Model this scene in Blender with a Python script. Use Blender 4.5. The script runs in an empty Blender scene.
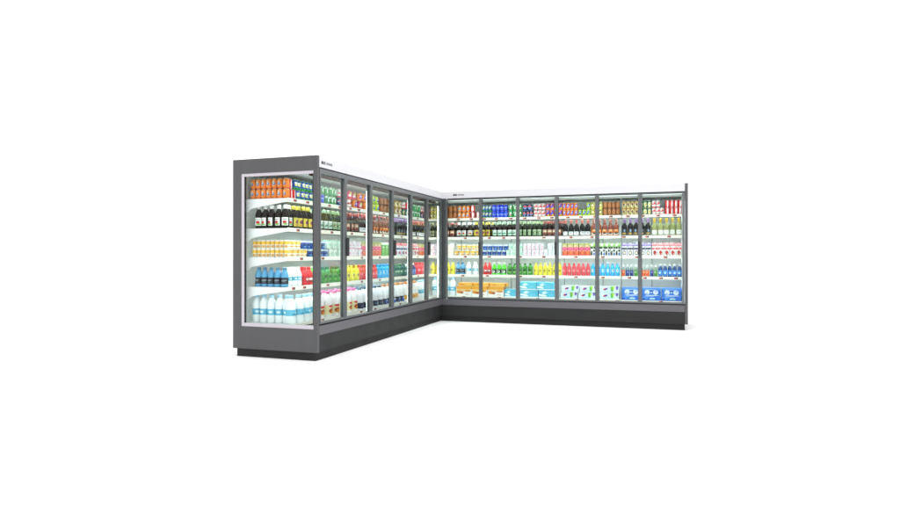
import bpy, bmesh, math, random
from mathutils import Vector

random.seed(7)
C = bpy.context.scene.collection
sc = bpy.context.scene
R = math.radians

# ------------------------------------------------------------------ helpers
def lin(h):
    h = h.lstrip('#')
    if len(h) == 3: h = ''.join(c*2 for c in h)
    out = []
    for i in (0, 2, 4):
        c = int(h[i:i+2], 16) / 255
        out.append(c / 12.92 if c <= 0.04045 else ((c + 0.055) / 1.055) ** 2.4)
    return (*out, 1.0)

def box(bm, x0, x1, y0, y1, z0, z1, bev=0.0):
    x0, x1 = sorted((x0, x1)); y0, y1 = sorted((y0, y1)); z0, z1 = sorted((z0, z1))
    v = [bm.verts.new(p) for p in ((x0,y0,z0),(x1,y0,z0),(x1,y1,z0),(x0,y1,z0),
                                   (x0,y0,z1),(x1,y0,z1),(x1,y1,z1),(x0,y1,z1))]
    f = [bm.faces.new([v[i] for i in q]) for q in
         ((3,2,1,0),(4,5,6,7),(0,1,5,4),(1,2,6,5),(2,3,7,6),(3,0,4,7))]
    if bev:
        es = {e for ff in f for e in ff.edges}
        bmesh.ops.bevel(bm, geom=list(es), offset=bev, segments=2, affect='EDGES', profile=0.6)

def prism(bm, poly, axis, a0, a1):
    """poly: list of 2D points, extruded along axis from a0 to a1 (axis 'x': poly is (y,z); 'y': poly is (x,z))"""
    def p(q, a):
        return (a, q[0], q[1]) if axis == 'x' else (q[0], a, q[1])
    A = [bm.verts.new(p(q, a0)) for q in poly]
    B = [bm.verts.new(p(q, a1)) for q in poly]
    n = len(poly)
    bm.faces.new(A); bm.faces.new(list(reversed(B)))
    for i in range(n):
        bm.faces.new((A[i], B[i], B[(i+1) % n], A[(i+1) % n]))
    bmesh.ops.recalc_face_normals(bm, faces=bm.faces[:])

def lathe(bm, prof, n=20, cap0=True, cap1=True):
    rings = []
    for r, z in prof:
        rings.append([bm.verts.new((r*math.cos(2*math.pi*i/n), r*math.sin(2*math.pi*i/n), z)) for i in range(n)])
    for a, b in zip(rings, rings[1:]):
        for i in range(n):
            f = bm.faces.new((a[i], a[(i+1) % n], b[(i+1) % n], b[i])); f.smooth = True
    if cap0: bm.faces.new(list(reversed(rings[0])))
    if cap1: bm.faces.new(rings[-1])

def mesh(name, bm, mat):
    me = bpy.data.meshes.new(name); bm.to_mesh(me); bm.free()
    if mat: me.materials.append(mat)
    return me

def obj(name, bm, mat, parent=None, label=None):
    o = bpy.data.objects.new(name, mesh(name, bm, mat)); C.objects.link(o)
    if parent is not None: o.parent = parent
    if label: o['label'] = label
    return o

def empty(name, label, cat, loc=(0,0,0), group=None):
    o = bpy.data.objects.new(name, None); C.objects.link(o); o.location = loc
    o.empty_display_size = 0.1
    o['label'] = label; o['category'] = cat
    if group: o['group'] = group
    return o

# ------------------------------------------------------------------ materials
def base_mat(name, col, rough=0.45, metal=0.0, spec=0.5, coat=0.0, noise=0.0, nscale=6.0, bump=0.0):
    m = bpy.data.materials.new(name); m.use_nodes = True
    nt = m.node_tree; b = nt.nodes['Principled BSDF']
    col = lin(col) if isinstance(col, str) else col
    b.inputs['Base Color'].default_value = col
    b.inputs['Roughness'].default_value = rough
    b.inputs['Metallic'].default_value = metal
    b.inputs['Specular IOR Level'].default_value = spec
    b.inputs['Coat Weight'].default_value = coat
    if noise or bump:
        tc = nt.nodes.new('ShaderNodeTexCoord')
        nz = nt.nodes.new('ShaderNodeTexNoise'); nz.inputs['Scale'].default_value = nscale
        nz.inputs['Detail'].default_value = 4
        nt.links.new(tc.outputs['Object'], nz.inputs['Vector'])
        if noise:
            mr = nt.nodes.new('ShaderNodeMapRange')
            mr.inputs['To Min'].default_value = 1-noise; mr.inputs['To Max'].default_value = 1+noise
            nt.links.new(nz.outputs['Fac'], mr.inputs['Value'])
            mx = nt.nodes.new('ShaderNodeVectorMath'); mx.operation = 'SCALE'
            mx.inputs[0].default_value = col[:3]
            nt.links.new(mr.outputs['Result'], mx.inputs['Scale'])
            nt.links.new(mx.outputs['Vector'], b.inputs['Base Color'])
            mr2 = nt.nodes.new('ShaderNodeMapRange')
            mr2.inputs['To Min'].default_value = rough*0.8; mr2.inputs['To Max'].default_value = min(1, rough*1.25)
            nt.links.new(nz.outputs['Fac'], mr2.inputs['Value'])
            nt.links.new(mr2.outputs['Result'], b.inputs['Roughness'])
        if bump:
            bp = nt.nodes.new('ShaderNodeBump'); bp.inputs['Strength'].default_value = bump
            bp.inputs['Distance'].default_value = 0.002
            nt.links.new(nz.outputs['Fac'], bp.inputs['Height'])
            nt.links.new(bp.outputs['Normal'], b.inputs['Normal'])
    return m

def emit_mat(name, col, s):
    m = bpy.data.materials.new(name); m.use_nodes = True
    nt = m.node_tree; nt.nodes.clear()
    e = nt.nodes.new('ShaderNodeEmission'); o = nt.nodes.new('ShaderNodeOutputMaterial')
    e.inputs['Color'].default_value = col; e.inputs['Strength'].default_value = s
    nt.links.new(e.outputs[0], o.inputs[0])
    return m

def glass_mat(name, tint):
    m = bpy.data.materials.new(name); m.use_nodes = True
    nt = m.node_tree; nt.nodes.clear()
    o = nt.nodes.new('ShaderNodeOutputMaterial')
    t = nt.nodes.new('ShaderNodeBsdfTransparent'); t.inputs['Color'].default_value = tint
    g = nt.nodes.new('ShaderNodeBsdfGlossy'); g.inputs['Roughness'].default_value = 0.03
    f = nt.nodes.new('ShaderNodeFresnel'); f.inputs['IOR'].default_value = 1.33
    k = nt.nodes.new('ShaderNodeMath'); k.operation = 'MULTIPLY'; k.inputs[1].default_value = 0.16
    mx = nt.nodes.new('ShaderNodeMixShader')
    nt.links.new(f.outputs[0], k.inputs[0]); nt.links.new(k.outputs[0], mx.inputs[0])
    nt.links.new(t.outputs[0], mx.inputs[1]); nt.links.new(g.outputs[0], mx.inputs[2])
    nt.links.new(mx.outputs[0], o.inputs[0])
    return m

def design(name, base, bands=(), blobs=(), rough=0.35, metal=0.0, wrap=None, hw=0.05, sides=2, coat=0.0):
    """printed pack: bands (z0,z1,col); blobs (u,z,ru,rz,col,tilt) over the local surface.  wrap=True: u runs round the axis"""
    m = bpy.data.materials.new(name); m.use_nodes = True
    nt = m.node_tree; L = nt.links; b = nt.nodes['Principled BSDF']
    b.inputs['Roughness'].default_value = rough; b.inputs['Metallic'].default_value = metal
    b.inputs['Coat Weight'].default_value = coat
    def math_(op, a, c=None, d=None):
        n = nt.nodes.new('ShaderNodeMath'); n.operation = op
        for i, v in enumerate((a, c, d)):
            if v is None: continue
            if isinstance(v, (int, float)): n.inputs[i].default_value = v
            else: L.new(v, n.inputs[i])
        return n.outputs[0]
    tc = nt.nodes.new('ShaderNodeTexCoord'); sp = nt.nodes.new('ShaderNodeSeparateXYZ')
    L.new(tc.outputs['Object'], sp.inputs[0])
    X, Y, Z = sp.outputs
    if wrap:
        a = math_('ARCTAN2', Y, X)
        u = math_('MULTIPLY', math_('ADD', a, math.pi/2), sides/math.pi)
        u = math_('WRAP', u, 1.0, -1.0)
    else:
        u = math_('MULTIPLY', X, 1/hw)
    cur = nt.nodes.new('ShaderNodeRGB'); cur.outputs[0].default_value = lin(base); cur = cur.outputs[0]
    def mix(fac, col):
        nonlocal cur
        n = nt.nodes.new('ShaderNodeMix'); n.data_type = 'RGBA'
        L.new(fac, n.inputs[0]); L.new(cur, n.inputs[6]); n.inputs[7].default_value = lin(col)
        cur = n.outputs[2]
    for z0, z1, col in bands:
        mix(math_('MULTIPLY', math_('GREATER_THAN', Z, z0), math_('LESS_THAN', Z, z1)), col)
    for bl in blobs:
        u0, z0, ru, rz, col = bl[:5]; tilt = bl[5] if len(bl) > 5 else 0
        du = math_('MULTIPLY', math_('SUBTRACT', u, u0), 1/ru)
        zz = math_('SUBTRACT', Z, z0)
        if tilt: zz = math_('SUBTRACT', zz, math_('MULTIPLY', u, tilt))
        dz = math_('MULTIPLY', zz, 1/rz)
        d = math_('ADD', math_('MULTIPLY', du, du), math_('MULTIPLY', dz, dz))
        mix(math_('LESS_THAN', d, 1.0), col)
    # slight lot to lot variation
    oi = nt.nodes.new('ShaderNodeObjectInfo')
    mr = nt.nodes.new('ShaderNodeMapRange'); mr.inputs['To Min'].default_value = 0.9; mr.inputs['To Max'].default_value = 1.06
    L.new(oi.outputs['Random'], mr.inputs['Value'])
    sm = nt.nodes.new('ShaderNodeVectorMath'); sm.operation = 'SCALE'
    L.new(cur, sm.inputs[0]); L.new(mr.outputs[0], sm.inputs['Scale'])
    L.new(sm.outputs[0], b.inputs['Base Color'])
    return m

def streak_highlights(m, sc3=(3.0, 3.0, 0.25), amp=0.16):
    """faint upright highlights painted into the colour of a sheet"""
    nt = m.node_tree
    tc = next(n for n in nt.nodes if n.type == 'TEX_COORD'); nz = next(n for n in nt.nodes if n.type == 'TEX_NOISE')
    mp = nt.nodes.new('ShaderNodeMapping'); mp.inputs['Scale'].default_value = sc3
    nt.links.new(tc.outputs['Object'], mp.inputs['Vector']); nt.links.new(mp.outputs['Vector'], nz.inputs['Vector'])
    for n in nt.nodes:
        if n.type == 'MAP_RANGE' and n.inputs['To Max'].default_value > 1:
            n.inputs['To Min'].default_value = 1-amp; n.inputs['To Max'].default_value = 1+amp
M = {}
M['paint']  = base_mat('grey_paint', '#49494b', 0.45, 0.1, noise=0.05, nscale=2.5)
streak_highlights(M['paint'])  # upright streaks in the colour stand in for soft highlights
M['lip']    = base_mat('lip_paint_toplit', '#59575c', 0.42, 0.15, noise=0.05, nscale=3)  # lightened so the colour carries the light falling on the lip from above
M['dark']   = base_mat('charcoal_paint', '#222223', 0.55, spec=.3, noise=0.05, nscale=4)
M['plinth'] = base_mat('plinth_black', '#1f1e1e', 0.6, spec=.3, noise=0.08, nscale=5)
M['gap']    = base_mat('black_gasket', '#141415', 0.6)
M['alu']    = base_mat('anodised_frame', '#616466', 0.35, 0.35, noise=0.04, nscale=8)
M['post']   = base_mat('post_slate', '#43474a', 0.4, 0.25, noise=0.04, nscale=8)
M['fascia'] = base_mat('fascia_enamel', '#c6c6cb', 0.4, noise=0.01, nscale=3)
M['handle'] = base_mat('handle_dark', '#252527', 0.4, 0.1)
M['white']  = base_mat('white_enamel', '#f2f2f4', 0.35, noise=0.01, nscale=3)
M['trim']   = base_mat('white_trim', '#b9b4bb', 0.35, noise=0.02)
M['shelf']  = base_mat('shelf_enamel', '#dfe3e0', 0.4, noise=0.02, nscale=5)
M['rail']   = base_mat('price_rail_cream', '#f4f1e4', 0.35)
M['wallin'] = base_mat('liner_grey', '#d6dad6', 0.45, noise=0.03, nscale=7)
M['brown']  = base_mat('bronze_trim', '#44240c', 0.95, spec=0)
M['led']    = emit_mat('led_tube', (0.88, 1.0, 1.0, 1), 23.0)
M['strip']  = emit_mat('added_glow_strip', (0.88, 1.0, 1.0, 1), 39.0)  # added glow under the shelves to brighten the back walls
M['canopy'] = emit_mat('added_canopy_glow', (0.88, 1.0, 1.0, 1), 14.0)  # added glow below the ceiling to brighten the back of the top shelf
M['glass']  = glass_mat('door_glass', (0.95, 0.975, 0.965, 1))
M['floor']  = base_mat('white_floor', (0.88, 0.88, 0.88, 1), 0.9, spec=0.0)
M['metal']  = base_mat('can_lid_metal', '#c9cbcc', 0.3, 0.9)
M['ink']    = base_mat('emblem_ink', '#2c2c30', 0.5)
M['inkgrey']= base_mat('wordmark_grey', '#64676c', 0.5)
M['tag']    = design('price_tag_print', '#f3efe6', [(-0.013, 0.013, '#b84a45')], [(0.45, 0, .5, .011, '#40302e')], hw=0.03)
# perforated back wall
def perf():
    m = base_mat('perforated_back', '#b9bdb9', 0.5)
    nt = m.node_tree; b = nt.nodes['Principled BSDF']
    tc = nt.nodes.new('ShaderNodeTexCoord'); v = nt.nodes.new('ShaderNodeTexVoronoi')
    v.inputs['Scale'].default_value = 34; v.inputs['Randomness'].default_value = 0.0
    nt.links.new(tc.outputs['Object'], v.inputs['Vector'])
    r = nt.nodes.new('ShaderNodeMapRange'); r.inputs['From Min'].default_value = .16; r.inputs['From Max'].default_value = .2
    nt.links.new(v.outputs['Distance'], r.inputs['Value'])
    mx = nt.nodes.new('ShaderNodeMix'); mx.data_type = 'RGBA'
    mx.inputs[6].default_value = lin('#c2c8c5'); mx.inputs[7].default_value = lin('#eef2ee')
    nt.links.new(r.outputs[0], mx.inputs[0]); nt.links.new(mx.outputs[2], b.inputs['Base Color'])
    return m
M['perf'] = perf()

# ------------------------------------------------------------------ camera geometry of the survey
HZ, F, CX = 1.105, 587.0, 450.0
S, K = 0.3225, 0.9466            # sin / cos of the heading (18.8 degrees)
def X_at(px, Y):                 # photo column -> X on the wall plane Y = const
    t = (px - CX) / F
    return Y * (K*t - S) / (S*t + K)
def Y_at(px, X):                 # photo column -> Y on the wall plane X = const
    t = (px - CX) / F
    return X * (S*t + K) / (K*t - S)

XF, XB = -3.197, -4.228          # front / back of the wing that recedes
YE = 5.202                       # outer face of its end panel
YF, YB = 8.981, 10.01            # front / back of the wing that faces us
XE = 0.511                       # its far end
TOP = 2.10
FAS = 1.986
SHELF = [1.684, 1.368, 1.058, 0.742]
DECK = 0.385
DECKA = 0.357
XS, YS = -3.62, 9.40             # shelf front edges

# ------------------------------------------------------------------ setting
bm = bmesh.new(); box(bm, -60, 60, -20, 120, -0.2, 0.0)
fl = obj('floor', bm, M['floor']); fl['kind'] = 'structure'

# ------------------------------------------------------------------ the two cooler wings
A = empty('display_cooler', 'grey glass-door cooler wing with an end window, receding to the inner corner', 'display cooler', (XF-0.5, YE+1.9, 0))
B = empty('display_cooler', 'grey glass-door cooler wing facing forward, closed by a plain grey side panel', 'display cooler', (-1.3, YF+0.5, 0))
def part(name, bm, mat, root, label=None):
    """part built in world metres, parented to the thing (or to a part)"""
    top = root
    off = Vector((0,0,0)); r = root
    while r is not None:
        off += r.location; r = r.parent
    for v in bm.verts: v.co -= off
    # keep the object origin at its own centre
    if len(bm.verts):
        lo = Vector((min(v.co[i] for v in bm.verts) for i in range(3))); hi = Vector((max(v.co[i] for v in bm.verts) for i in range(3)))
        c = (lo+hi)/2
        for v in bm.verts: v.co -= c
    o = obj(name, bm, mat, top, label); o.location = c
    return o
def P(name, mat, root, *boxes, bev=0.0, label=None):
    bm = bmesh.new()
    for b in boxes: box(bm, *b, bev=bev)
    return part(name, bm, M[mat] if isinstance(mat, str) else mat, root, label)

# --- wing A: end panel with window
wx0, wx1, wz0, wz1 = -4.122, -3.240, 0.326, 1.947
P('end_panel', 'paint', A, (XB, wx0, YE, YE+.04, .0885, TOP), (wx1, XF+.002, YE, YE+.04, .0885, TOP),
  (wx0, wx1, YE, YE+.04, .0885, wz0), (wx0, wx1, YE, YE+.04, wz1, TOP))
w = .036
P('window_trim', 'trim', A, (wx0, wx0+w, YE+.004, YE+.034, wz0, wz1), (wx0+w, wx1, YE+.004, YE+.034, wz1-.03, wz1),
  (wx0+w, wx1, YE+.004, YE+.034, wz0, wz0+.036))
P('window_gasket', 'gap', A, (wx1-.012, wx1, YE+.006, YE+.03, wz0+.036, wz1-.03))
P('window_gasket', 'gap', A, (wx0+w, wx0+w+.006, YE+.006, YE+.03, wz0+.036, wz1-.03))
P('end_window', 'glass', A, (wx0+w+.006, wx1-.012, YE+.016, YE+.022, wz0+.036, wz1-.03), label='clear glass end window')
P('back_panel', 'wallin', A, (XB, -4.145, YE+.04, YF-.002, .10, 2.05))
P('roof_panel', 'wallin', A, (-4.145, XF-.07, YE+.04, YF-.002, 1.985, 2.03))
P('ceiling_panel', 'wallin', A, (-4.144, -3.30, YE+.045, YF-.002, 1.955, 1.983))
P('canopy_trim', 'brown', A, (-3.325, -3.285, YE+.045, YF-.06, 1.905, 1.95))
# fascia with a fine rolled top edge
P('added_canopy_light', 'canopy', A, (-3.345, -3.333, YE+.06, YF-.06, 1.935, 1.947))  # added lamp, out of sight behind the trim
fa = P('fascia', 'fascia', A, (XF-.07, XF, YE+.04, YF-.0005, FAS, TOP-.004), bev=.003)
P('header_shadow_rail', 'gap', A, (XF-.06, XF-.02, YE+.041, YF-.05, 1.955, FAS-.001))  # black stands in for the shadow gap under the fascia
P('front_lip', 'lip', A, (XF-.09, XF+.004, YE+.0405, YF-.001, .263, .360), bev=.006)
P('kick_panel', 'dark', A, (XF-.06, XF-.003, YE+.0405, YF-.001, .0885, .2625))
P('door_seal', 'gap', A, (XF-.06, XF-.018, YE+.041, YF-.05, .3605, .374))
P('plinth', 'plinth', A, (-4.197, XF-.032, YE+.03, YF+.02, 0, .088))
P('under_body', 'dark', A, (-4.14, XF-.091, YE+.041, YF-.002, .09, .33))
def emblem(parent, along, h, length, wing):
    """two little dark squares followed by a grey wordmark"""
    hh = .0145
    def put(name, mat, spans):
        bm = bmesh.new()
        for a, b, z0, z1 in spans:
            if wing == 'A': box(bm, XF-.001, XF+.0015, along+a*length, along+b*length, h+z0, h+z1)
            else: box(bm, along+a*length, along+b*length, YF-.0015, YF+.001, h+z0, h+z1)
        part(name, bm, M[mat], parent)
    put('emblem', 'ink', [(0, .16, -hh, hh), (.2, .26, -hh, hh), (.26, .36, -hh, -hh*.3), (.26, .36, hh*.3, hh)])
    sp = []
    x = .44
    for wd in (.06, .05, .05, .03, .06, .05, .05):
        sp.append((x, x+wd, -hh*.8, hh*.8)); x += wd+.025
    put('wordmark', 'inkgrey', sp)
emblem(fa, 5.285, 2.037, .23, 'A')

# --- wing B
P('back_panel', 'perf', B, (XB+.083, .47, 9.925, YB, .10, 2.05))
P('corner_wall', 'wallin', B, (XB, -4.145, YF, YB, .10, 2.05))
P('side_panel', 'paint', B, (XE-.04, XE, YF-.006, YB, .0885, TOP), bev=.003)
P('inner_side_wall', 'white', B, (XE-.06, XE-.041, YF+.07, 9.92, .33, 1.953))
P('roof_panel', 'wallin', B, (-4.144, XE-.041, YF+.072, 9.924, 1.985, 2.03))
P('ceiling_panel', 'wallin', B, (-4.144, XE-.061, YF+.10, 9.92, 1.955, 1.983))
fb = P('fascia', 'fascia', B, (XF-.07, XE-.0405, YF, YF+.07, FAS, TOP-.004), bev=.003)
P('canopy_trim', 'wallin', B, (-3.11, XE-.062, YF+.068, YF+.078, 1.925, 1.9545))  # lip added to hide the lamp behind it
P('added_canopy_light', 'canopy', B, (-3.10, XE-.07, YF+.084, YF+.096, 1.934, 1.953))  # added lamp for the upper back wall, kept out of view
emblem(fb, -3.005, 2.040, .19, 'B')
P('header_shadow_rail', 'gap', B, (-3.11, XE-.041, YF+.02, YF+.06, 1.957, FAS-.001))  # same painted shadow gap on this wing
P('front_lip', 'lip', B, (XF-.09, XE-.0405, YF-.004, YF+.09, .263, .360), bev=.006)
P('kick_panel', 'dark', B, (XF-.06, XE-.0405, YF+.003, YF+.06, .0885, .2625))
P('door_seal', 'gap', B, (-3.11, XE-.041, YF+.018, YF+.06, .3605, .374))
P('plinth', 'plinth', B, (-4.197, XE-.041, YF+.032, YB-.03, 0, .087))
P('under_body', 'dark', B, (-4.14, XE-.041, YF+.091, 9.924, .09, .33))
P('corner_post', 'post', B, (XF-.05, XF-.0005, 8.957, YF-.001, .361, FAS-.001), (XF-.05, XF-.0005, YF, YF+.05, .361, FAS-.001),
  (XF, -3.138, YF+.0005, YF+.05, .361, FAS-.001))

# --- shelves, rails, tags
TAGS_B = {0: [458.5,471.5,484.5,496.5,511,525,539,552,568,581,595,611,628,643,658,674.5],
          1: [465.5,489.5,504,544,571,592,624,647,669], 2: [465.5,489.5,520.5,544,576,603,637,665.5],
          3: [463,487.5,520.5,544,576,603,629.5,645,661,676], 4: [464,499.5,538,577,617.5,661]}
TAGS_A = {0: [294,306.5,328.5,339,349.5,358,366,383,398,417], 1: [297,331,351,364,382,401,417], 2: [300.5,322,344,361,379,406,417],
          3: [292.5,303.5,327,344,361,379,407,417.5], 4: [322.5,344,361,375,400]}
tag_me = None
def tag(parent, loc, rz):
    global tag_me
    if tag_me is None:
        bm = bmesh.new(); box(bm, -.027, .027, -.002, .002, -.017, .017); tag_me = mesh('price_tag', bm, M['tag'])
    o = bpy.data.objects.new('price_tag', tag_me); C.objects.link(o); o.parent = parent
    off = Vector((0,0,0)); r = parent
    while r is not None: off += r.location; r = r.parent
    o.location = Vector(loc) - off; o.rotation_euler.z = rz + random.uniform(-.04, .04)
sides = {}
for i, h in enumerate(SHELF):
    s = P('shelf', 'shelf', A, (-4.143, XS, 5.30, YS-.003, h-.024, h))
    P('price_rail', 'rail', s, (XS+.0005, XS+.012, 5.30, YS-.002, h-.037, h+.006))
    bm = bmesh.new()
    prism(bm, [(-4.14, h), (XS+.01, h), (XS+.01, h-.037), (-3.95, h-.085), (-4.06, h-.105), (-4.10, h-.135), (-4.14, h-.15)], 'y', 5.284, 5.2985)
    part('bracket', bm, M['white'], s)
    P('added_light_strip', 'strip', s, (XS-.045, XS-.033, 5.32, YS-.06, h-.030, h-.0245))  # added lamp, tucked out of sight behind the price rail
    for px in TAGS_A[i]: tag(s, (XS+.0145, Y_at(px, XS), h-.016), R(90))
    s = P('shelf', 'shelf', B, (-4.143, XE-.062, YS, 9.923, h-.024, h))
    P('price_rail', 'rail', s, (XS+.013, XE-.064, YS-.012, YS-.0005, h-.037, h+.006))
    P('added_light_strip', 'strip', s, (XS+.05, XE-.08, YS+.033, YS+.045, h-.030, h-.0245))
    for px in TAGS_B[i]: tag(s, (X_at(px, YS), YS-.0145, h-.016), 0)
s = P('bottom_deck', 'shelf', A, (-4.143, -3.50, 5.25, 9.318, DECKA-.02, DECKA))
P('price_rail', 'rail', s, (-3.4995, -3.488, 5.25, 9.318, DECKA-.022, DECKA+.012))
for px in TAGS_A[4]: tag(s, (-3.4855, Y_at(px, -3.49), DECKA-.004), R(90))
s = P('bottom_deck', 'shelf', B, (-4.143, XE-.062, 9.32, 9.923, DECK-.045, DECK))
P('price_rail', 'rail', s, (-3.487, XE-.064, 9.308, 9.3195, DECK-.05, DECK+.006))
for px in TAGS_B[4]: tag(s, (X_at(px, 9.31), 9.3055, DECK-.012), 0)
for px in (461.5, 511.5, 564.5, 603, 652):
    x = X_at(px, 9.92); P('shelf_upright', 'alu', B, (x-.004, x+.004, 9.915, 9.9248, .39, 1.95))
x = X_at(621.5, 9.385); P('joint_strip', 'alu', B, (x-.005, x+.005, 9.372, 9.386, DECK-.05, 1.953))

# --- doors
MA = [5.246] + [5.79+.636*k for k in range(5)] + [8.955]
MB = [-3.136, -2.548, -1.951, -1.347, -.747, -.1375, .468]
def door(root, wing, a, b, top, handle):
    a += .002; b -= .002; z0, z1 = .376, 1.972; st = .024
    if wing == 'A':
        q = lambda u0, u1, d0, d1, h0, h1: (XF-.036+d0, XF-.036+d1, u0, u1, h0, h1)
    else:
        q = lambda u0, u1, d0, d1, h0, h1: (u0, u1, YF+.036-d1, YF+.036-d0, h0, h1)
    d = .04
    fr = P('glass_door', 'alu', root, q(a, a+st, 0, d, z0, z1), q(b-st, b, 0, d, z0, z1),
           q(a+st, b-st, 0, d, z1-top, z1), q(a+st, b-st, 0, d, z0, z0+.022))
    P('pane', 'glass', fr, q(a+st, b-st, .016, .022, z0+.022, z1-top))
    P('gasket', 'gap', fr, q(a+st, a+st+.004, .006, .014, z0+.022, z1-top), q(b-st-.004, b-st, .006, .014, z0+.022, z1-top))
    if handle:
        h0, h1 = (a-.001, a+.027) if handle < 0 else (b-.027, b+.001)
        P('handle', 'handle', fr, q(h0, h1, d+.0005, d+.034, 1.072, 1.275), bev=.010)
for k in range(6):
    door(A, 'A', MA[k], MA[k+1], .048, -1 if k in (1, 3, 5) else 0)
    door(B, 'B', MB[k], MB[k+1], .015, 1 if k in (0, 2, 4) else 0)
for y in MA[1:6]: P('mullion', 'alu', A, (XF-.052, XF-.0365, y-.022, y+.022, .375, 1.954))
for x in MB[1:6]: P('mullion', 'alu', B, (x-.022, x+.022, YF+.0365, YF+.052, .375, 1.956))
# --- vertical light tubes behind the mullions
def tube(root, x, y):
    bm = bmesh.new(); lathe(bm, [(.005, .40), (.005, 1.86)], 10)
    for v in bm.verts: v.co.x += x; v.co.y += y
    part('light_tube', bm, M['led'], root)
for y in (5.272, MA[2]-.0015, MA[4]+.003, 8.9495): tube(A, XF-.058, y)
for x in (-3.121, MB[1], MB[2], MB[3], MB[4], MB[5], .4555): tube(B, x, YF+.058)

# ------------------------------------------------------------------ product shapes
LOOK = {}
def reg(key, name, cat, text, group, w, h, parts, jitter=0.15, d=None):
    """parts: list of (part name, mesh or builder result)"""
    LOOK[key] = dict(name=name, cat=cat, text=text, group=group, w=w, h=h, parts=parts, jitter=jitter, d=d or w)

def lat(prof, mat, n=20):
    bm = bmesh.new(); lathe(bm, prof, n); return mesh('p', bm, mat)

def can(key, text, group, base, bands=(), blobs=(), r=.034, h=.108):
    m = design(key, base, bands, blobs, rough=.3, metal=0.15, wrap=True, sides=2)
    body = lat([(r*.8, 0), (r*.97, .006), (r, .011), (r, h-.014), (r*.84, h-.003)], m)
    lid = lat([(r*.84, h-.003), (r*.86, h), (r*.8, h), (r*.78, h-.003)], M['metal'])
    reg(key, 'drink_can', 'can', text, group, 2*r, h, [('body', body), ('lid', lid)])

capm = {}
def solid(col, rough=.4, **k):
    kk = (col, rough)
    if kk not in capm: capm[kk] = base_mat('plain_'+col.strip('#'), col, rough, **k)
    return capm[kk]
def bottle(key, name, cat, text, group, glass, cap, lab, kind, bands=(), blobs=(), r=.032, h=.25, l0=.04, l1=.11, capz=None, rough=.12):
    gm = glass if not isinstance(glass, str) else solid(glass, rough, coat=.3)
    if kind == 'beer':
        prof = [(r*.8,0),(r,.008),(r,h*.56),(r*.95,h*.63),(r*.72,h*.73),(r*.5,h*.81),(r*.46,h*.9)]
        cp = [(r*.52,h*.83),(r*.53,h*.84),(r*.53,h*.97),(r*.46,h)]
        foil = None
    elif kind == 'wine':
        prof = [(r*.85,0),(r,.01),(r,h*.55),(r*.9,h*.63),(r*.5,h*.72),(r*.38,h*.78),(r*.36,h*.9)]
        cp = [(r*.41,h*.76),(r*.41,h*.96),(r*.43,h*.965),(r*.43,h*.99),(r*.38,h)]
    elif kind == 'juice':   # round shouldered plastic
        prof = [(r*.85,0),(r*.98,.008),(r,.02),(r,h*.6),(r*.93,h*.7),(r*.7,h*.8),(r*.4,h*.87),(r*.38,h*.93)]
        cp = [(r*.48,h*.885),(r*.5,h*.89),(r*.5,h*.985),(r*.44,h)]
    elif kind == 'sport':   # waisted plastic
        prof = [(r*.8,0),(r*.98,.008),(r,.03),(r*.97,h*.35),(r*.9,h*.42),(r*.97,h*.5),(r,h*.58),(r*.86,h*.7),(r*.5,h*.84),(r*.42,h*.9)]
        cp = [(r*.5,h*.87),(r*.52,h*.875),(r*.5,h*.985),(r*.42,h)]
    elif kind == 'milk':
        prof = [(r*.88,0),(r,.012),(r,h*.66),(r*.94,h*.74),(r*.7,h*.83),(r*.46,h*.89),(r*.44,h*.92)]
        cp = [(r*.52,h*.9),(r*.54,h*.905),(r*.54,h*.99),(r*.48,h)]
    parts = [('body', lat(prof, gm)), ('cap', lat(cp, cap if not isinstance(cap, str) else solid(cap)))]
    if lab:
        lm = design(key+'_label', lab, bands, blobs, rough=.45, wrap=True, sides=2)
        # label sleeve follows the profile
        def rad(z):
            for (r0,z0),(r1,z1) in zip(prof, prof[1:]):
                if z0 <= z <= z1 and z1 > z0: return r0+(r1-r0)*(z-z0)/(z1-z0)
            return r
        zs = [l0+(l1-l0)*i/4 for i in range(5)]
        bm = bmesh.new()
        if kind in ('beer', 'wine'):      # front and back paper labels
            for c0 in (-90, 90):
                grid = [[bm.verts.new(((rad(z)+.0007)*math.cos(R(c0-58+116*j/8)), (rad(z)+.0007)*math.sin(R(c0-58+116*j/8)), z)) for j in range(9)] for z in zs]
                for ga, gb2 in zip(grid, grid[1:]):
                    for j in range(8): bm.faces.new((ga[j], ga[j+1], gb2[j+1], gb2[j])).smooth = True
        else:
            lathe(bm, [(rad(z)+.0007, z) for z in zs], 20, False, False)
        parts.append(('label', mesh('p', bm, lm)))
    reg(key, name, cat, text, group, 2*r, h, parts, jitter=.4)

def carton(key, text, group, base, bands=(), blobs=(), w=.075, h=.2, cap='#f4f4f4', name='drink_carton', gable=True):
    m = design(key, base, bands, blobs, rough=.4, hw=w/2)
    bm = bmesh.new(); hb = h*.84 if gable else h-.002
    box(bm, -w/2, w/2, -w/2, w/2, 0, hb, bev=.002)
    parts = [('body', mesh('p', bm, m))]
    if gable:
        bm = bmesh.new()
        prism(bm, [(-w/2+.001, hb+.0005), (w/2-.001, hb+.0005), (.004, h-.012), (.004, h), (-.004, h), (-.004, h-.012)], 'x', -w/2+.001, w/2-.001)
        parts.append(('gable_top', mesh('p', bm, m)))
        bm = bmesh.new(); lathe(bm, [(.011, 0), (.011, .012), (.009, .014)], 12)
        for v in bm.verts: v.co.y -= w*.24; v.co.z += h*.915
        parts.append(('cap', mesh('p', bm, solid(cap))))
    reg(key, name, 'carton', text, group, w, h, parts, jitter=.04)

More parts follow.
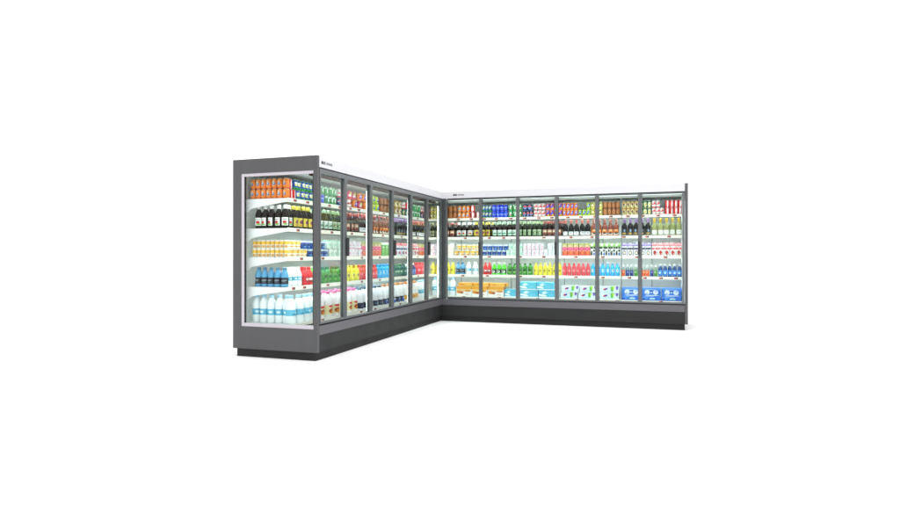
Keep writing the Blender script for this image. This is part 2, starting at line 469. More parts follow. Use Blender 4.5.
def cup(key, text, group, base, lid, bands=(), blobs=(), r=.04, h=.092):
    m = design(key, base, bands, blobs, rough=.35, wrap=True, sides=2)
    reg(key, 'dessert_cup', 'cup', text, group, 2*r, h,
        [('body', lat([(r*.8,0),(r*.84,.004),(r*.97,h*.93)], m)), ('lid', lat([(r*.98,h*.93),(r,h*.94),(r,h-.001),(r*.96,h)], solid(lid)))])

def pack(key, name, cat, text, group, base, bands=(), blobs=(), w=.2, h=.13, d=.2):
    m = design(key, base, bands, blobs, rough=.35, hw=w/2)
    bm = bmesh.new(); box(bm, -w/2, w/2, -d/2, d/2, 0, h, bev=.004)
    bm2 = bmesh.new(); box(bm2, -w*.49, w*.49, -d*.06, d*.06, h-.0005, h+.0008)
    reg(key, name, cat, text, group, w, h, [('body', mesh('p', bm, m)), ('closing_tape', mesh('p', bm2, solid('#e8ecee')))], jitter=.02, d=d)

# ---- cans
can('can_orange', 'orange drink can with blue dot', 'orange drink cans', '#f28428', [(.092,.108,'#f0a050'),(0,.01,'#d8601a')], [(-.15,.06,.42,.032,'#f6d3a8',.03),(.1,.052,.34,.016,'#3f78b8'),(.05,.056,.16,.008,'#eef0f0')])
can('can_brown', 'copper brown drink can', 'copper brown cans', '#a3602f', [(.0,.02,'#7c4720')], [(0,.06,.4,.028,'#c4824a'),(0,.06,.18,.012,'#5d3113')])
can('can_red', 'red can with white swoosh', 'red cans with a swoosh', '#d9141f', (), [(.05,.05,.2,.06,'#fbf3f2',.02),(.42,.06,.1,.05,'#ffffff')])
can('can_bluegreen', 'blue green can with yellow marks', 'blue and green cans', '#1f4fa8', [(0,.024,'#1f8a3c'),(.098,.108,'#1f8a3c')], [(0,.062,.55,.02,'#e7e36a',.02),(.1,.058,.28,.01,'#2f8ad0'),(-.4,.07,.2,.012,'#f4f4ee')])
can('can_royal', 'royal blue can with pale script', 'royal blue cans', '#1238d6', (), [(0,.06,.85,.013,'#8fa6ee'),(.2,.066,.25,.008,'#1238d6'),(0,.03,.6,.005,'#5f80ea')])
can('can_greenwhite', 'green can with white swirl', 'green and white cans', '#2f9a50', (), [(.15,.055,.34,.03,'#dcebdc',.03),(.3,.05,.2,.014,'#27873f'),(.3,.042,.14,.01,'#d8262c'),(-.5,.085,.3,.012,'#dff0df')])
can('can_navy', 'navy can with red emblem', 'navy cans with an emblem', '#13264f', [(0,.02,'#1c4f98')], [(0,.056,.62,.026,'#f0f2f4'),(0,.067,.55,.012,'#dc2b33'),(0,.046,.55,.011,'#1c69b8')])
can('can_whitered', 'white can with red lettering', 'white cans with red lettering', '#f2eeec', [(0,.016,'#c9252b')], [(0,.06,.75,.016,'#cf2026',.012),(-.2,.062,.2,.006,'#f2eeec'),(.3,.09,.3,.006,'#d77')])
can('can_purple', 'purple orange can with blue splash', 'purple and orange cans', '#a8457c', [(0,.03,'#e77722'),(.094,.108,'#c4668e')], [(.1,.06,.5,.022,'#2c3fc0',.03),(-.2,.078,.3,.01,'#f08a2b'),(.45,.03,.3,.012,'#b9d431')])
can('can_orangeblue', 'orange can with slanted blue emblem', 'orange cans with a blue emblem', '#ef8321', [(.096,.108,'#e5a23c')], [(.05,.056,.45,.03,'#2b45c7',.035),(.0,.06,.2,.01,'#dfe6fa',.03)])
can('can_lime', 'lime green can with blue emblem', 'lime green cans', '#b7dc21', (), [(.05,.056,.45,.028,'#2647bd',.035),(.0,.06,.2,.008,'#eaf4ff',.03),(-.6,.085,.3,.012,'#efe74b')])
can('can_cream', 'cream yellow can with black oval', 'cream yellow cans', '#e8de7c', [(0,.02,'#d6c64f')], [(0,.058,.6,.03,'#20221c'),(0,.058,.45,.02,'#efe6a8'),(0,.09,.4,.007,'#62801f')])
can('can_gold', 'beige gold can with maroon crest', 'beige gold cans', '#c8ad68', [(.09,.108,'#b98d2c')], [(0,.05,.72,.032,'#e6dcae'),(0,.06,.36,.018,'#5e1a1f'),(.2,.035,.34,.008,'#5b6b33')])
can('can_teal', 'dark green can with cream crest', 'dark green cans', '#1d6a4c', [(0,.012,'#c6b86a')], [(0,.052,.6,.036,'#dcdcae'),(0,.048,.36,.012,'#c7a634',.02)])
can('can_pinklime', 'magenta can with lime splash', 'magenta cans', '#cf2f6b', [(0,.02,'#e94c3a')], [(.1,.075,.5,.02,'#b6db27',.03),(-.2,.045,.4,.015,'#f2d3dd'),(.4,.04,.3,.01,'#5537a8')])
# ---- shelf two
dk = '#1b1416'
gb = base_mat('brown_glass', '#1a0f0b', .22, spec=.25)
gk = base_mat('black_glass', '#121214', .22, spec=.25)
gg = base_mat('olive_glass', '#1d2413', .22, spec=.25)
bottle('beer_white', 'beer_bottle', 'bottle', 'dark beer bottle with white label', 'dark bottles with a white label', gb, '#e9e9e6', '#f2f2ee', 'beer', (), [(0,.066,.35,.016,'#c31f35'),(.15,.045,.4,.01,'#74b246'),(0,.095,.5,.004,'#888')], l0=.03, l1=.115, r=.033)
bottle('beer_yellow', 'beer_bottle', 'bottle', 'dark beer bottle with yellow label', 'dark bottles with a yellow label', gb, '#c9bc4a', '#cdbd46', 'beer', (), [(.1,.075,.4,.022,'#7b2a4f',.01),(.1,.04,.4,.008,'#b86f1e')], l0=.025, l1=.12, r=.035)
bottle('beer_mint', 'beer_bottle', 'bottle', 'dark beer bottle with mint label', 'dark bottles with a mint label', gb, '#9db89a', '#b9d3c4', 'beer', [(.1,.12,'#e6efe8')], [(0,.06,.5,.012,'#4d8b6d',.01)], l0=.025, l1=.115, r=.034)
bottle('beer_green', 'beer_bottle', 'bottle', 'dark beer bottle with green label', 'dark bottles with a green label', gg, '#8fa678', '#86a680', 'beer', [(.1,.12,'#b9c9a4')], [(0,.065,.55,.016,'#3f6b43'),(.1,.064,.25,.007,'#d9dfae')], l0=.025, l1=.115, r=.034)
bottle('beer_reddish', 'beer_bottle', 'bottle', 'dark brown bottle with rust label', 'dark brown bottles with a rust label', gb, '#8a4136', '#a97d68', 'beer', [(.03,.05,'#5c2a25')], [(0,.085,.5,.016,'#d8c7ab'),(0,.06,.4,.01,'#8e2b2a')], l0=.025, l1=.115, r=.036)
bottle('beer_olive', 'beer_bottle', 'bottle', 'olive beer bottle with khaki label', 'olive bottles with a khaki label', gg, '#a3a06a', '#8d8f68', 'beer', (), [(0,.07,.5,.02,'#5b6142')], l0=.025, l1=.115, r=.034)
bottle('wine_red', 'wine_bottle', 'wine bottle', 'red wine bottle with pink foil', 'red wine bottles with pink foil', gk, '#dd7a71', '#e9edef', 'wine', (), [(0,.06,.5,.006,'#9aa7b0'),(0,.045,.3,.004,'#a44')], l0=.02, l1=.075, r=.036, h=.262)
rose = base_mat('rose_glass', '#7a3418', .12, coat=.4)
bottle('wine_rose', 'wine_bottle', 'wine bottle', 'rosé wine bottle with orange label', 'rosé wine bottles', rose, '#b9796b', '#dd7a2e', 'wine', [(.02,.05,'#efe6da')], [(0,.046,.45,.016,'#3a2620'),(0,.09,.4,.008,'#f0c79a')], l0=.015, l1=.1, r=.033, h=.262)
bottle('wine_purple', 'wine_bottle', 'wine bottle', 'black wine bottle with lilac foil', 'black wine bottles with lilac foil', gk, '#9b77b0', '#2a2422', 'wine', (), [(0,.036,.5,.016,'#b08f4a'),(.1,.08,.18,.02,'#7fa4c9')], l0=.015, l1=.11, r=.036, h=.262)
wg = base_mat('pale_wine_glass', '#a9b26a', .1, coat=.4)
wg.node_tree.nodes['Principled BSDF'].inputs['Transmission Weight'].default_value = .45
bottle('wine_white', 'wine_bottle', 'wine bottle', 'pale white wine bottle, yellow foil', 'white wine bottles', wg, '#d9b431', '#eff2ec', 'wine', (), [(0,.055,.5,.006,'#b9c2a8')], l0=.02, l1=.085, r=.036, h=.262)
# ---- shelf three
carton('milk_cream', 'plain cream milk carton', 'cream milk cartons', '#f1ede0', [(.05,.06,'#e2d9c6')], [(0,.1,.4,.02,'#e9dfe0')])
carton('milk_pinkwhite', 'white carton with pink marks', 'white cartons with pink marks', '#e6e3e8', [(.0,.008,'#dc6f9c')], [(.5,.045,.3,.012,'#e5639a'),(-.3,.08,.3,.016,'#eebfd2'),(.4,.012,.2,.008,'#e76aa0'),(-.7,.05,.12,.05,'#bcc7cf')], w=.068, h=.1, gable=False)
carton('milk_mint', 'white carton with mint marks', 'white cartons with mint marks', '#dcebe2', [(.086,.1,'#a5d8bb')], [(.4,.045,.4,.02,'#7fcaa4'),(-.5,.03,.2,.03,'#b3ddc6'),(.5,.015,.25,.008,'#58b98b')], w=.068, h=.1, gable=False)
carton('milk_plain', 'white carton with grey marks', 'white cartons with grey marks', '#e0e6e9', (), [(.3,.06,.5,.006,'#a9b9c0'),(-.2,.03,.4,.012,'#bccdd4'),(.5,.09,.2,.006,'#e2c9a0')], w=.068, h=.1, gable=False)
cup('cup_yellow', 'yellow white dessert cup', 'yellow and white dessert cups', '#f4f0e6', '#f1ede2', [(.045,.078,'#f0bf32'),(.02,.03,'#e9c26a')], [(.3,.024,.4,.016,'#d39a4c'),(-.4,.06,.2,.012,'#f6dc8a')], r=.036)
cup('cup_blue', 'deep blue dessert cup', 'deep blue dessert cups', '#164a9c', '#a9c4e2', [(.0,.008,'#2f6fb8'),(.07,.086,'#e3ecf4')], [(.1,.045,.7,.01,'#10265f',.008),(0,.025,.4,.008,'#5f97d2')], r=.038)
carton('juice_pink', 'tall pink fruit juice carton', 'pink fruit juice cartons', '#e6b79a', [(.15,.2,'#b3b972'),(.085,.135,'#e6668c'),(.015,.075,'#dc6038'),(0,.012,'#c84a35')], [(0,.11,.72,.03,'#e0285f'),(0,.112,.5,.01,'#f090ac'),(0,.05,.75,.028,'#d0402f'),(.15,.05,.4,.018,'#f0893a'),(-.3,.16,.5,.012,'#e9c9a2')], w=.085, gable=False)
carton('milk_cow', 'black white green milk carton', 'milk cartons with cow spots', '#e6e9e2', [(.112,.142,'#1a1d1a'),(.142,.2,'#86bd58')], [(-.5,.17,.5,.02,'#e9eee2'),(-.45,.055,.5,.036,'#16181a',.02),(.5,.03,.38,.024,'#2b62b4'),(.5,.082,.4,.02,'#17181b'),(-.05,.05,.14,.03,'#f6f6f6'),(.1,.127,.4,.006,'#cfd8c8')], w=.075)
carton('yog_lavender', 'white carton with lavender top', 'white cartons with lavender tops', '#dddbe6', [(.15,.2,'#9887c2'),(.1,.126,'#252a5e')], [(0,.113,.8,.014,'#1f2350'),(0,.05,.62,.034,'#4c4a58'),(0,.05,.46,.022,'#e0d6b8')], w=.078)
carton('milk_berry', 'white carton with red berry', 'white cartons with red berries', '#e6e0e0', [(.15,.2,'#e0868c'),(.1,.126,'#dd3434')], [(0,.113,.4,.006,'#f3d6d4'),(.05,.05,.62,.034,'#ab231c',-.01),(.35,.033,.2,.008,'#e9d7d0')], w=.078)
carton('milk_blue', 'white carton with navy and red', 'white cartons with navy and red', '#eef0f5', [(.16,.2,'#d33d4c'),(.1,.122,'#28326f')], [(.3,.05,.4,.03,'#d63440'),(-.4,.05,.3,.02,'#3a4580'),(0,.14,.4,.01,'#e88')], w=.075)
carton('milk_green', 'green carton with pale top', 'green cartons with pale tops', '#6fb353', [(.165,.2,'#d9e9cf')], [(0,.09,.4,.05,'#8fcb70'),(0,.13,.5,.012,'#e9f2df')], w=.078)
# ---- shelf four
def pl(key, text, group, col, cap, lab, kind='juice', **k):
    bottle(key, k.pop('name', 'juice_bottle'), 'bottle', text, group, solid(col, .25), cap, lab, kind, **k)
pl('jb_yellow', 'yellow plastic juice bottle', 'yellow juice bottles', '#e2d83c', '#ddd03a', '#e6dc46', blobs=[(0,.08,.3,.016,'#8a7a1c'),(0,.055,.4,.006,'#cdbf2a')], r=.034, h=.2, l0=.03, l1=.115)
pl('jb_red', 'red plastic juice bottle', 'red juice bottles', '#d4454f', '#c9303c', '#e24652', blobs=[(0,.08,.3,.02,'#f29aa2'),(0,.05,.4,.006,'#b3202d')], r=.035, h=.2, l0=.03, l1=.115)
pl('jb_sky', 'sky blue plastic bottle', 'sky blue bottles', '#2fa9e6', '#3f93c9', '#3fb4ec', blobs=[(0,.09,.32,.022,'#e9f2f6'),(.05,.092,.16,.012,'#1d3d80')], r=.034, h=.2, l0=.05, l1=.12)
pl('jb_darkgreen', 'dark green plastic bottle', 'dark green bottles', '#3a8b2c', '#2e6b25', '#3f922f', blobs=[(0,.085,.5,.014,'#15240f'),(0,.05,.4,.007,'#8fca6a')], r=.035, h=.195, l0=.035, l1=.115)
pl('jb_lime', 'bright green bottle, black label', 'bright green bottles', '#55d532', '#d6efce', '#1d2a1c', kind='sport', blobs=[(0,.055,.5,.022,'#e3ece0'),(0,.058,.2,.012,'#27472a')], r=.037, h=.205, l0=.03, l1=.095)
pl('jb_redwhite', 'red bottle with white squares', 'red bottles with white squares', '#e2353b', '#d8262e', '#cf2a30', kind='sport', blobs=[(0,.07,.5,.014,'#f2e9e6'),(.1,.045,.5,.01,'#7e1417')], r=.037, h=.205, l0=.03, l1=.095)
pl('jb_blueblack', 'blue bottle with black label', 'blue bottles with a black label', '#5ba3cf', '#4f7fa3', '#1c2129', kind='sport', blobs=[(0,.07,.55,.01,'#7b8794',.004),(0,.05,.4,.004,'#51606f')], r=.037, h=.208, l0=.032, l1=.1)
pl('jb_whitecyan', 'white bottle with cyan label', 'white bottles with a cyan label', '#eef3f4', '#f2f4f5', '#58b4cf', kind='sport', blobs=[(0,.085,.5,.01,'#dff0f4')], r=.037, h=.208, l0=.065, l1=.105)
pl('jb_smallorange', 'small clear bottle, orange label', 'small bottles with an orange label', '#8fa39f', '#f2f2f0', '#ef5a1e', kind='juice', blobs=[(0,.07,.4,.012,'#f5b08a')], r=.028, h=.175, l0=.01, l1=.1)
pl('jb_smallblue', 'small clear bottle, navy label', 'small bottles with a navy label', '#7f9693', '#f2f2f0', '#22307c', kind='juice', blobs=[(0,.07,.4,.012,'#7d8cc9')], r=.028, h=.175, l0=.01, l1=.1)
pl('jb_smallgreen', 'small clear bottle, green label', 'small bottles with a green label', '#7f9683', '#f2f2f0', '#3d7f2f', kind='juice', blobs=[(0,.07,.4,.012,'#9dc987')], r=.028, h=.175, l0=.01, l1=.1)
pl('jb_bluewater', 'blue water bottle, white cap', 'blue water bottles', '#1d3f74', '#f3f4f4', '#2b78cc', kind='juice', blobs=[(.1,.07,.5,.02,'#63aee8'),(0,.06,.3,.01,'#e2eff8')], r=.036, h=.19, l0=.02, l1=.105, name='water_bottle')
pl('jb_teal', 'dark teal bottle with pale cap', 'dark teal bottles', '#1f5553', '#4b6e5c', '#2b6a5c', blobs=[(0,.08,.4,.016,'#a9c9b2')], r=.036, h=.195, l0=.035, l1=.115)
# ---- deck
pl('mk_cyan', 'white milk bottle with cyan label', 'white milk bottles with a cyan label', '#eaf2f4', '#9fd0e6', '#63b8d6', kind='milk', blobs=[(.2,.118,.3,.012,'#e6f3f7'),(-.3,.1,.3,.008,'#3d93b8')], r=.043, h=.3, l0=.085, l1=.15, name='milk_bottle')
pl('mk_pink', 'white milk bottle, pink cap', 'white milk bottles with pink caps', '#f0eef0', '#ea5c96', '#eadfae', kind='milk', blobs=[(0,.125,.55,.014,'#dc2348'),(.05,.07,.6,.03,'#a84a1d'),(.1,.06,.35,.014,'#ee8f2d')], r=.041, h=.3, l0=.03, l1=.14, name='milk_bottle')
pl('mk_navy', 'white milk jug with navy band', 'white milk jugs with a navy band', '#eceff3', '#4c5a6e', '#232a3c', kind='milk', blobs=[(.3,.055,.3,.03,'#e9edf2'),(-.3,.06,.3,.012,'#4a597d')], r=.043, h=.3, l0=.025, l1=.1, name='milk_bottle')
pl('mk_blue', 'white milk bottle with blue badge', 'white milk bottles with a blue badge', '#eef1f3', '#c9803e', '#2a3144', kind='milk', blobs=[(0,.055,.55,.03,'#2f62c9'),(0,.075,.3,.012,'#e9edf2')], r=.043, h=.3, l0=.02, l1=.1, name='milk_bottle')
pl('mk_yellow', 'white milk bottle, yellow label', 'white milk bottles with a yellow label', '#f0f3f1', '#cf7a34', '#e6a734', kind='milk', blobs=[(0,.07,.5,.012,'#c6622a'),(0,.05,.4,.006,'#f5e2a6')], r=.043, h=.3, l0=.035, l1=.105, name='milk_bottle')
pack('bx_pastry', 'pastry_box', 'box', 'pastry box with orange band', 'pastry boxes', '#f3f3ee', [(.115,.165,'#eca52a'),(.108,.116,'#f7d68a')], [(-.6,.075,.36,.034,'#d98a2b'),(-.3,.06,.24,.022,'#b4601f'),(-.1,.095,.5,.02,'#e9c98a'),(.4,.03,.3,.006,'#d4a08a'),(.5,.09,.42,.02,'#d89a45'),(-.75,.1,.15,.012,'#f2c878')], w=.27, h=.165, d=.2)
pack('bx_pastry_flat', 'pastry_box', 'box', 'flat orange pastry box', 'flat orange pastry boxes', '#eea92c', [(0,.008,'#f5d48c')], [(.3,.03,.5,.008,'#f3c661'),(-.5,.03,.3,.01,'#dc8d20'),(.9,.03,.08,.03,'#b9661c')], w=.27, h=.055, d=.2)
pack('bx_cyan', 'cyan_box', 'box', 'cyan box with white crest', 'cyan boxes', '#58b9d4', [(0,.016,'#e3f2f3')], [(-.35,.09,.28,.024,'#d4eef3',.02),(-.6,.03,.5,.014,'#f2faf9',-.02),(.4,.05,.4,.012,'#67c3dd'),(-.05,.085,.16,.01,'#8ad3e4')], w=.25, h=.125, d=.2)
pack('bx_fresh', 'white_box', 'box', 'white box with green stripe', 'white boxes with a green stripe', '#dcebf0', (), [(-.2,.03,.5,.016,'#bfe0ec',.02),(.1,.085,.3,.006,'#c9cfe6'),(.3,.05,.16,.07,'#4fc03c',.11),(.42,.05,.1,.05,'#b8e04c',.11),(-.45,.066,.2,.016,'#c62a4a',.02),(-.33,.07,.14,.014,'#4a3fa8',.02),(.8,.06,.14,.05,'#6a5ab5',.05),(0,.02,.4,.008,'#bfe3f0')], w=.28, h=.1, d=.2)
pack('bx_blue', 'blue_box', 'box', 'blue box with white circles', 'blue boxes with white circles', '#2f78da', [(.0,.012,'#1d4fae'),(.168,.19,'#4a8fe6')], [(-.7,.07,.4,.03,'#4a92e8',.05),(.7,.075,.35,.03,'#2563c4',.05),(-.45,.125,.27,.036,'#dbe7f3'),(-.5,.115,.12,.014,'#8fb6df',.02),(.45,.125,.27,.036,'#dbe7f3'),(.5,.13,.12,.016,'#9dbde0',.02),(0,.145,.14,.02,'#1f55b8'),(0,.125,.1,.008,'#dfeaf5'),(.05,.078,.75,.007,'#cfe0f4'),(-.2,.062,.5,.004,'#a9c8ee'),(.1,.028,.3,.014,'#dff3f6'),(.1,.02,.26,.006,'#48c6e0'),(-.85,.02,.2,.016,'#1c4fae'),(-.15,.165,.6,.005,'#9fc4f0')], w=.29, h=.19, d=.24)

# ------------------------------------------------------------------ stocking the shelves
PLACED = []
cache = {}
def place(key, x, y, z, rz, sx, shelf, wing, tier, order):
    L = LOOK[key]
    root = empty(L['name'], 'x', L['cat'], (x, y, z))
    root.rotation_euler.z = rz + random.uniform(-1, 1) * L['jitter']
    root.scale = (sx, sx if L['cat'] != 'box' and L['cat'] != 'carton' else 1, 1)
    for pn, me in L['parts']:
        o = bpy.data.objects.new(pn, me); C.objects.link(o); o.parent = root
    PLACED.append((root, key, shelf, wing, tier, order))

SHN = ['top shelf', 'second shelf', 'middle shelf', 'fourth shelf', 'bottom deck']
def zof(shelf, wing='A'): return (SHELF + [DECK if wing == 'B' else DECKA])[shelf] + .0005
def row(wing, shelf, items):
    """items: (look, photo column start, end, count, tiers)"""
    for key, p0, p1, n, tiers in items:
        L = LOOK[key]
        for t in tiers:
            ti = 1 if t == 't' else 0
            z = zof(shelf, wing) + ti * ((.165 if key == 'bx_pastry_flat' else L['h']) + .001)
            if wing == 'B':
                yf = (YS+.012 if shelf < 4 else 9.365) + L['d']/2
                a, b = X_at(p0, yf-L['d']/2), X_at(p1, yf-L['d']/2)
            else:
                xf = (XS-.012 if shelf < 4 else -3.545) - L['d']/2
                a, b = Y_at(p0, xf+L['d']/2), Y_at(p1, xf+L['d']/2)
            pitch = (b-a)/n; back = 0
            sx = max(.72, min(1.28, pitch*(.9 if L['cat'] == 'carton' or key[:3] == 'jb_' else .965)/L['w']))
            if t == 'r': back = L['w']*1.06*max(sx, 1); a += pitch*.45
            for i in range(n):
                c = a + pitch*(i+.5); jx = random.uniform(-.006, .012)
                if L['cat'] == 'box': jx *= .3
                if wing == 'B': place(key, c, yf+back+max(jx, -.004), z, 0, sx, shelf, 'right wing', t, c)
                else: place(key, xf-back-max(jx, -.004), c, z, R(90), sx, shelf, 'left wing', t, c)
def endrow(shelf, key, p0, p1, n, tiers='b', yaw=0):
    L = LOOK[key]
    y = 5.308 + L['w']/2
    a, b = X_at(p0, y-L['w']/2), X_at(p1, y-L['w']/2)
    pitch = (b-a)/n; sx = max(.72, min(1.3, pitch*.965/L['w']))
    for t in tiers:
        for i in range(n):
            c = a+pitch*(i+.5)
            place(key, c, y+random.uniform(-.003, .004), zof(shelf)+(L['h']+.001)*(t == 't'), R(yaw), sx, shelf, 'end window', t, c)

# wing that faces us (and the corner)
row('B', 0, [('can_cream',429.6,439.2,3,'bt'),('can_brown',444,456.6,3,'bt'),('can_orange',457.2,470,3,'t'),('can_orange',456.8,469.6,3,'b'),
  ('can_red',470,474.6,1,'bt'),('can_red',475.4,479.4,1,'b'),('can_bluegreen',481.8,491.4,3,'bt'),('can_royal',491.7,507.6,4,'bt'),
  ('can_greenwhite',508,521.8,3,'bt'),('can_navy',522.4,532.6,3,'b'),('can_navy',522.4,532.0,2,'t'),('can_whitered',533.4,545.2,3,'bt'),
  ('can_purple',545.5,562,4,'bt'),('can_orangeblue',562.3,577.6,4,'bt'),('can_lime',578,590.2,3,'b'),('can_lime',586.2,590.3,1,'t'),
  ('can_cream',590.6,602.6,3,'bt'),('can_brown',603,620,4,'bt'),('can_gold',621.8,638.6,4,'bt'),('can_teal',639.2,651.2,3,'bt'),
  ('can_whitered',651.8,664,3,'b'),('can_whitered',651.8,660,2,'t'),('can_red',665,682.2,4,'bt')])
row('B', 1, [('beer_olive',429.6,440,2,'br'),('beer_reddish',444,455,2,'br'),('beer_white',455.6,472.6,3,'br'),('beer_yellow',472.8,491.4,3,'br'),
  ('beer_mint',491.8,517,5,'br'),('beer_green',517.6,541.6,5,'br'),('beer_reddish',541.9,562,4,'br'),('wine_red',562.6,590.4,5,'b'),
  ('wine_rose',590.6,619,5,'b'),('wine_purple',621.6,651,5,'b'),('wine_white',651.4,682,5,'b')])
row('B', 2, [('milk_pinkwhite',430,440,2,'bt'),('milk_cream',446.8,454.6,1,'b'),('cup_yellow',453,480.5,5,'b'),('cup_yellow',456,480.5,5,'t'),
  ('cup_blue',481.6,506,5,'b'),('cup_blue',482,508,5,'t'),('milk_mint',506.2,522.6,4,'b'),('milk_mint',508.4,522.6,3,'t'),
  ('milk_pinkwhite',523,543.4,5,'bt'),('milk_plain',543.7,561.6,4,'b'),('milk_plain',547.8,561.6,3,'t'),
  ('juice_pink',562,590.2,5,'b'),('milk_cow',590.5,620.4,6,'b'),('yog_lavender',621.4,651.4,5,'b'),('milk_berry',651.8,682,5,'b')])
row('B', 3, [('jb_yellow',429.6,440,2,'b'),('jb_yellow',445,454.6,2,'b'),('jb_blueblack',455,464.8,2,'b'),('jb_whitecyan',465,478,2,'b'),
  ('jb_redwhite',478.4,491.2,3,'b'),('jb_lime',491.4,506.2,3,'b'),('jb_darkgreen',506.6,532.6,5,'b'),('jb_yellow',533,561.6,6,'b'),
  ('jb_red',562,590.2,6,'b'),('jb_sky',590.4,619.9,6,'b'),('jb_smallorange',621.5,625.2,1,'b'),('jb_smallblue',625.4,633.6,2,'b'),
  ('jb_smallgreen',633.8,637.8,1,'b'),('jb_smallorange',641.8,649.4,2,'b'),('jb_smallblue',649.8,653.6,1,'b'),('jb_smallgreen',653.9,657.6,1,'b'),
  ('jb_bluewater',658,682,5,'b')])
row('B', 4, [('mk_cyan',431,455,4,'b'),('bx_pastry',456,504,3,'b'),('bx_pastry_flat',458,506.6,3,'t'),('bx_cyan',504.4,517.6,1,'b'),
  ('bx_cyan',520,557,2,'b'),('bx_cyan',519.4,553.6,2,'t'),('bx_fresh',560,596,2,'b'),('bx_fresh',561.5,597.4,2,'t'),('bx_fresh',599.6,619.4,1,'bt'),
  ('bx_blue',621.4,641.2,1,'b'),('bx_blue',641.5,661,1,'b'),('bx_blue',661.4,682,1,'b')])
# receding wing: goods seen through the end window
endrow(0, 'can_orange', 249, 287, 7, 'bt', -8)
endrow(1, 'beer_white', 254, 287, 5, 'b', 0)
endrow(2, 'cup_yellow', 250.5, 287, 8, 'bt', 0)
endrow(3, 'jb_blueblack', 253.5, 286, 5, 'b', 0)
endrow(4, 'mk_cyan', 250.5, 289, 5, 'b', 0)
# and through its doors
row('A', 0, [('can_red',290.5,297.5,2,'b'),('can_red',290.5,294,1,'t'),('can_bluegreen',297.8,314,4,'b'),('can_bluegreen',294.5,314,5,'t'),
  ('can_royal',315.5,325.4,2,'b'),('can_royal',315.5,320.6,1,'t'),('can_greenwhite',325.8,337.6,3,'b'),('can_greenwhite',321.2,338,4,'t'),
  ('can_navy',338.2,347,2,'b'),('can_whitered',338.5,347,2,'t'),('can_whitered',347.6,353,1,'b'),('can_pinklime',347.6,357.6,2,'t'),
  ('can_orangeblue',353.4,358.4,1,'b'),('can_pinklime',358.8,364,1,'b'),('can_orangeblue',358,371.6,3,'t'),('can_orangeblue',364.4,371.6,2,'b'),
  ('can_lime',372,380,2,'bt'),('can_brown',380.4,394.6,4,'bt'),('can_gold',395,402.6,2,'bt'),('can_whitered',402.8,406,1,'t'),('can_teal',402.8,409,2,'b'),
  ('can_red',406.2,409.4,1,'t'),('can_greenwhite',411,421,4,'bt'),('can_whitered',421.3,426,2,'t'),('can_navy',421.3,426,2,'b')])
row('A', 1, [('beer_white',290,294,1,'br'),('beer_yellow',294.3,313,4,'br'),('beer_mint',315,332.6,4,'br'),('beer_green',333,347,3,'br'),
  ('beer_reddish',347.4,358.6,3,'br'),('wine_red',359,372,4,'b'),('wine_rose',372.6,394.6,7,'b'),('wine_purple',395,411,6,'b'),('wine_red',411.5,426,6,'b')])
row('A', 2, [('cup_yellow',289,308.5,4,'b'),('cup_yellow',289,302,3,'t'),('cup_blue',308.8,329,4,'b'),('cup_blue',302.4,326.4,5,'t'),
  ('milk_mint',329.3,347,4,'b'),('milk_mint',327,347,4,'t'),('milk_pinkwhite',347.4,362,4,'bt'),('juice_pink',362.5,382,5,'b'),
  ('milk_green',382.4,394.8,4,'b'),('milk_blue',395.2,411,5,'b'),('milk_berry',411.4,419,3,'b'),('juice_pink',419.2,426,2,'b')])
row('A', 3, [('jb_whitecyan',289,303.6,3,'br'),('jb_redwhite',304,314,2,'br'),('jb_lime',315.5,322.4,1,'br'),('jb_darkgreen',322.8,346.5,5,'br'),
  ('jb_yellow',347,360,3,'br'),('jb_red',360.4,378.4,5,'br'),('jb_sky',378.8,394,5,'br'),('jb_teal',394.4,407,4,'br'),('jb_smallblue',407.2,411,2,'b'),
  ('jb_bluewater',411.3,416.4,2,'br'),('jb_red',416.7,426,4,'br')])
row('A', 4, [('mk_cyan',291.5,318,4,'b'),('mk_pink',319.5,359.6,6,'br'),('mk_navy',360,384,5,'br'),('mk_blue',384.4,405,5,'b'),
  ('mk_yellow',405.4,419,4,'b'),('mk_cyan',419.4,428,3,'b')])

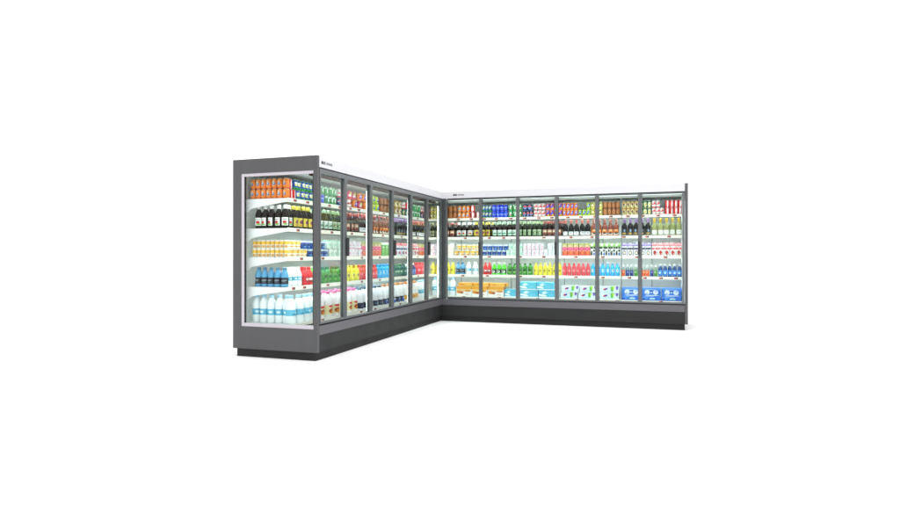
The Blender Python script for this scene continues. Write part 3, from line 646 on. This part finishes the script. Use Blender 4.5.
ORD = 'first second third fourth fifth sixth seventh eighth ninth tenth eleventh twelfth'.split()
byset = {}
for p in PLACED: byset.setdefault((p[1], p[2], p[3], p[4]), []).append(p)
twotier = {(p[1], p[2], p[3]) for p in PLACED if p[4] == 't'}
rearrow = {(p[1], p[2], p[3]) for p in PLACED if p[4] == 'r'}
for (key, shelf, wing, tier), ps in byset.items():
    ps.sort(key=lambda p: p[5])
    L = LOOK[key]
    for i, p in enumerate(ps):
        bits = [L['text']]
        if len(ps) > 1:
            bits.append(f'{ORD[i]} from left' if i < len(ps)-1 else 'last on right')
        if (key, shelf, wing) in twotier: bits.append('upper tier' if tier == 't' else 'lower tier')
        if (key, shelf, wing) in rearrow: bits.append('rear row' if tier == 'r' else 'front row')
        bits.append(SHN[shelf]); bits.append(wing)
        p[0]['label'] = ', '.join(bits)
        p[0]['group'] = L['group']
print('PLACED', len(PLACED))

# ------------------------------------------------------------------ light, camera
wd = bpy.data.worlds.new('World'); sc.world = wd; wd.use_nodes = True
bg = wd.node_tree.nodes['Background']
bg.inputs['Color'].default_value = (1, 1, 1, 1); bg.inputs['Strength'].default_value = 1.42
def area(name, loc, target, sx, sy, power, col=(1, 1, 1)):
    l = bpy.data.lights.new(name, 'AREA'); l.shape = 'RECTANGLE'; l.size = sx; l.size_y = sy
    l.energy = power; l.color = col
    o = bpy.data.objects.new(name, l); C.objects.link(o); o.location = loc
    o.rotation_euler = (Vector(target)-Vector(loc)).to_track_quat('-Z', 'Y').to_euler()
    return o
area('added_soft_fill', (0.6, 4.4, 6.5), (-0.6, 6.3, 0), 7, 7, 275)  # added overhead fill that keeps the floor white

cam = bpy.data.cameras.new('Camera'); co = bpy.data.objects.new('Camera', cam); C.objects.link(co)
co.location = (0, 0, HZ); co.rotation_euler = (R(90), 0, math.atan2(S, K))
cam.sensor_width = 36; cam.lens = F/900*36; cam.clip_end = 400; cam.clip_start = .05
sc.camera = co
sc.view_settings.view_transform = 'Standard'; sc.view_settings.look = 'None'
sc.view_settings.exposure = 0; sc.view_settings.gamma = 1; sc.view_settings.use_curve_mapping = False
sc.cycles.use_denoising = True
sc.cycles.max_bounces = 10; sc.cycles.transparent_max_bounces = 16
sc.cycles.sample_clamp_indirect = 6
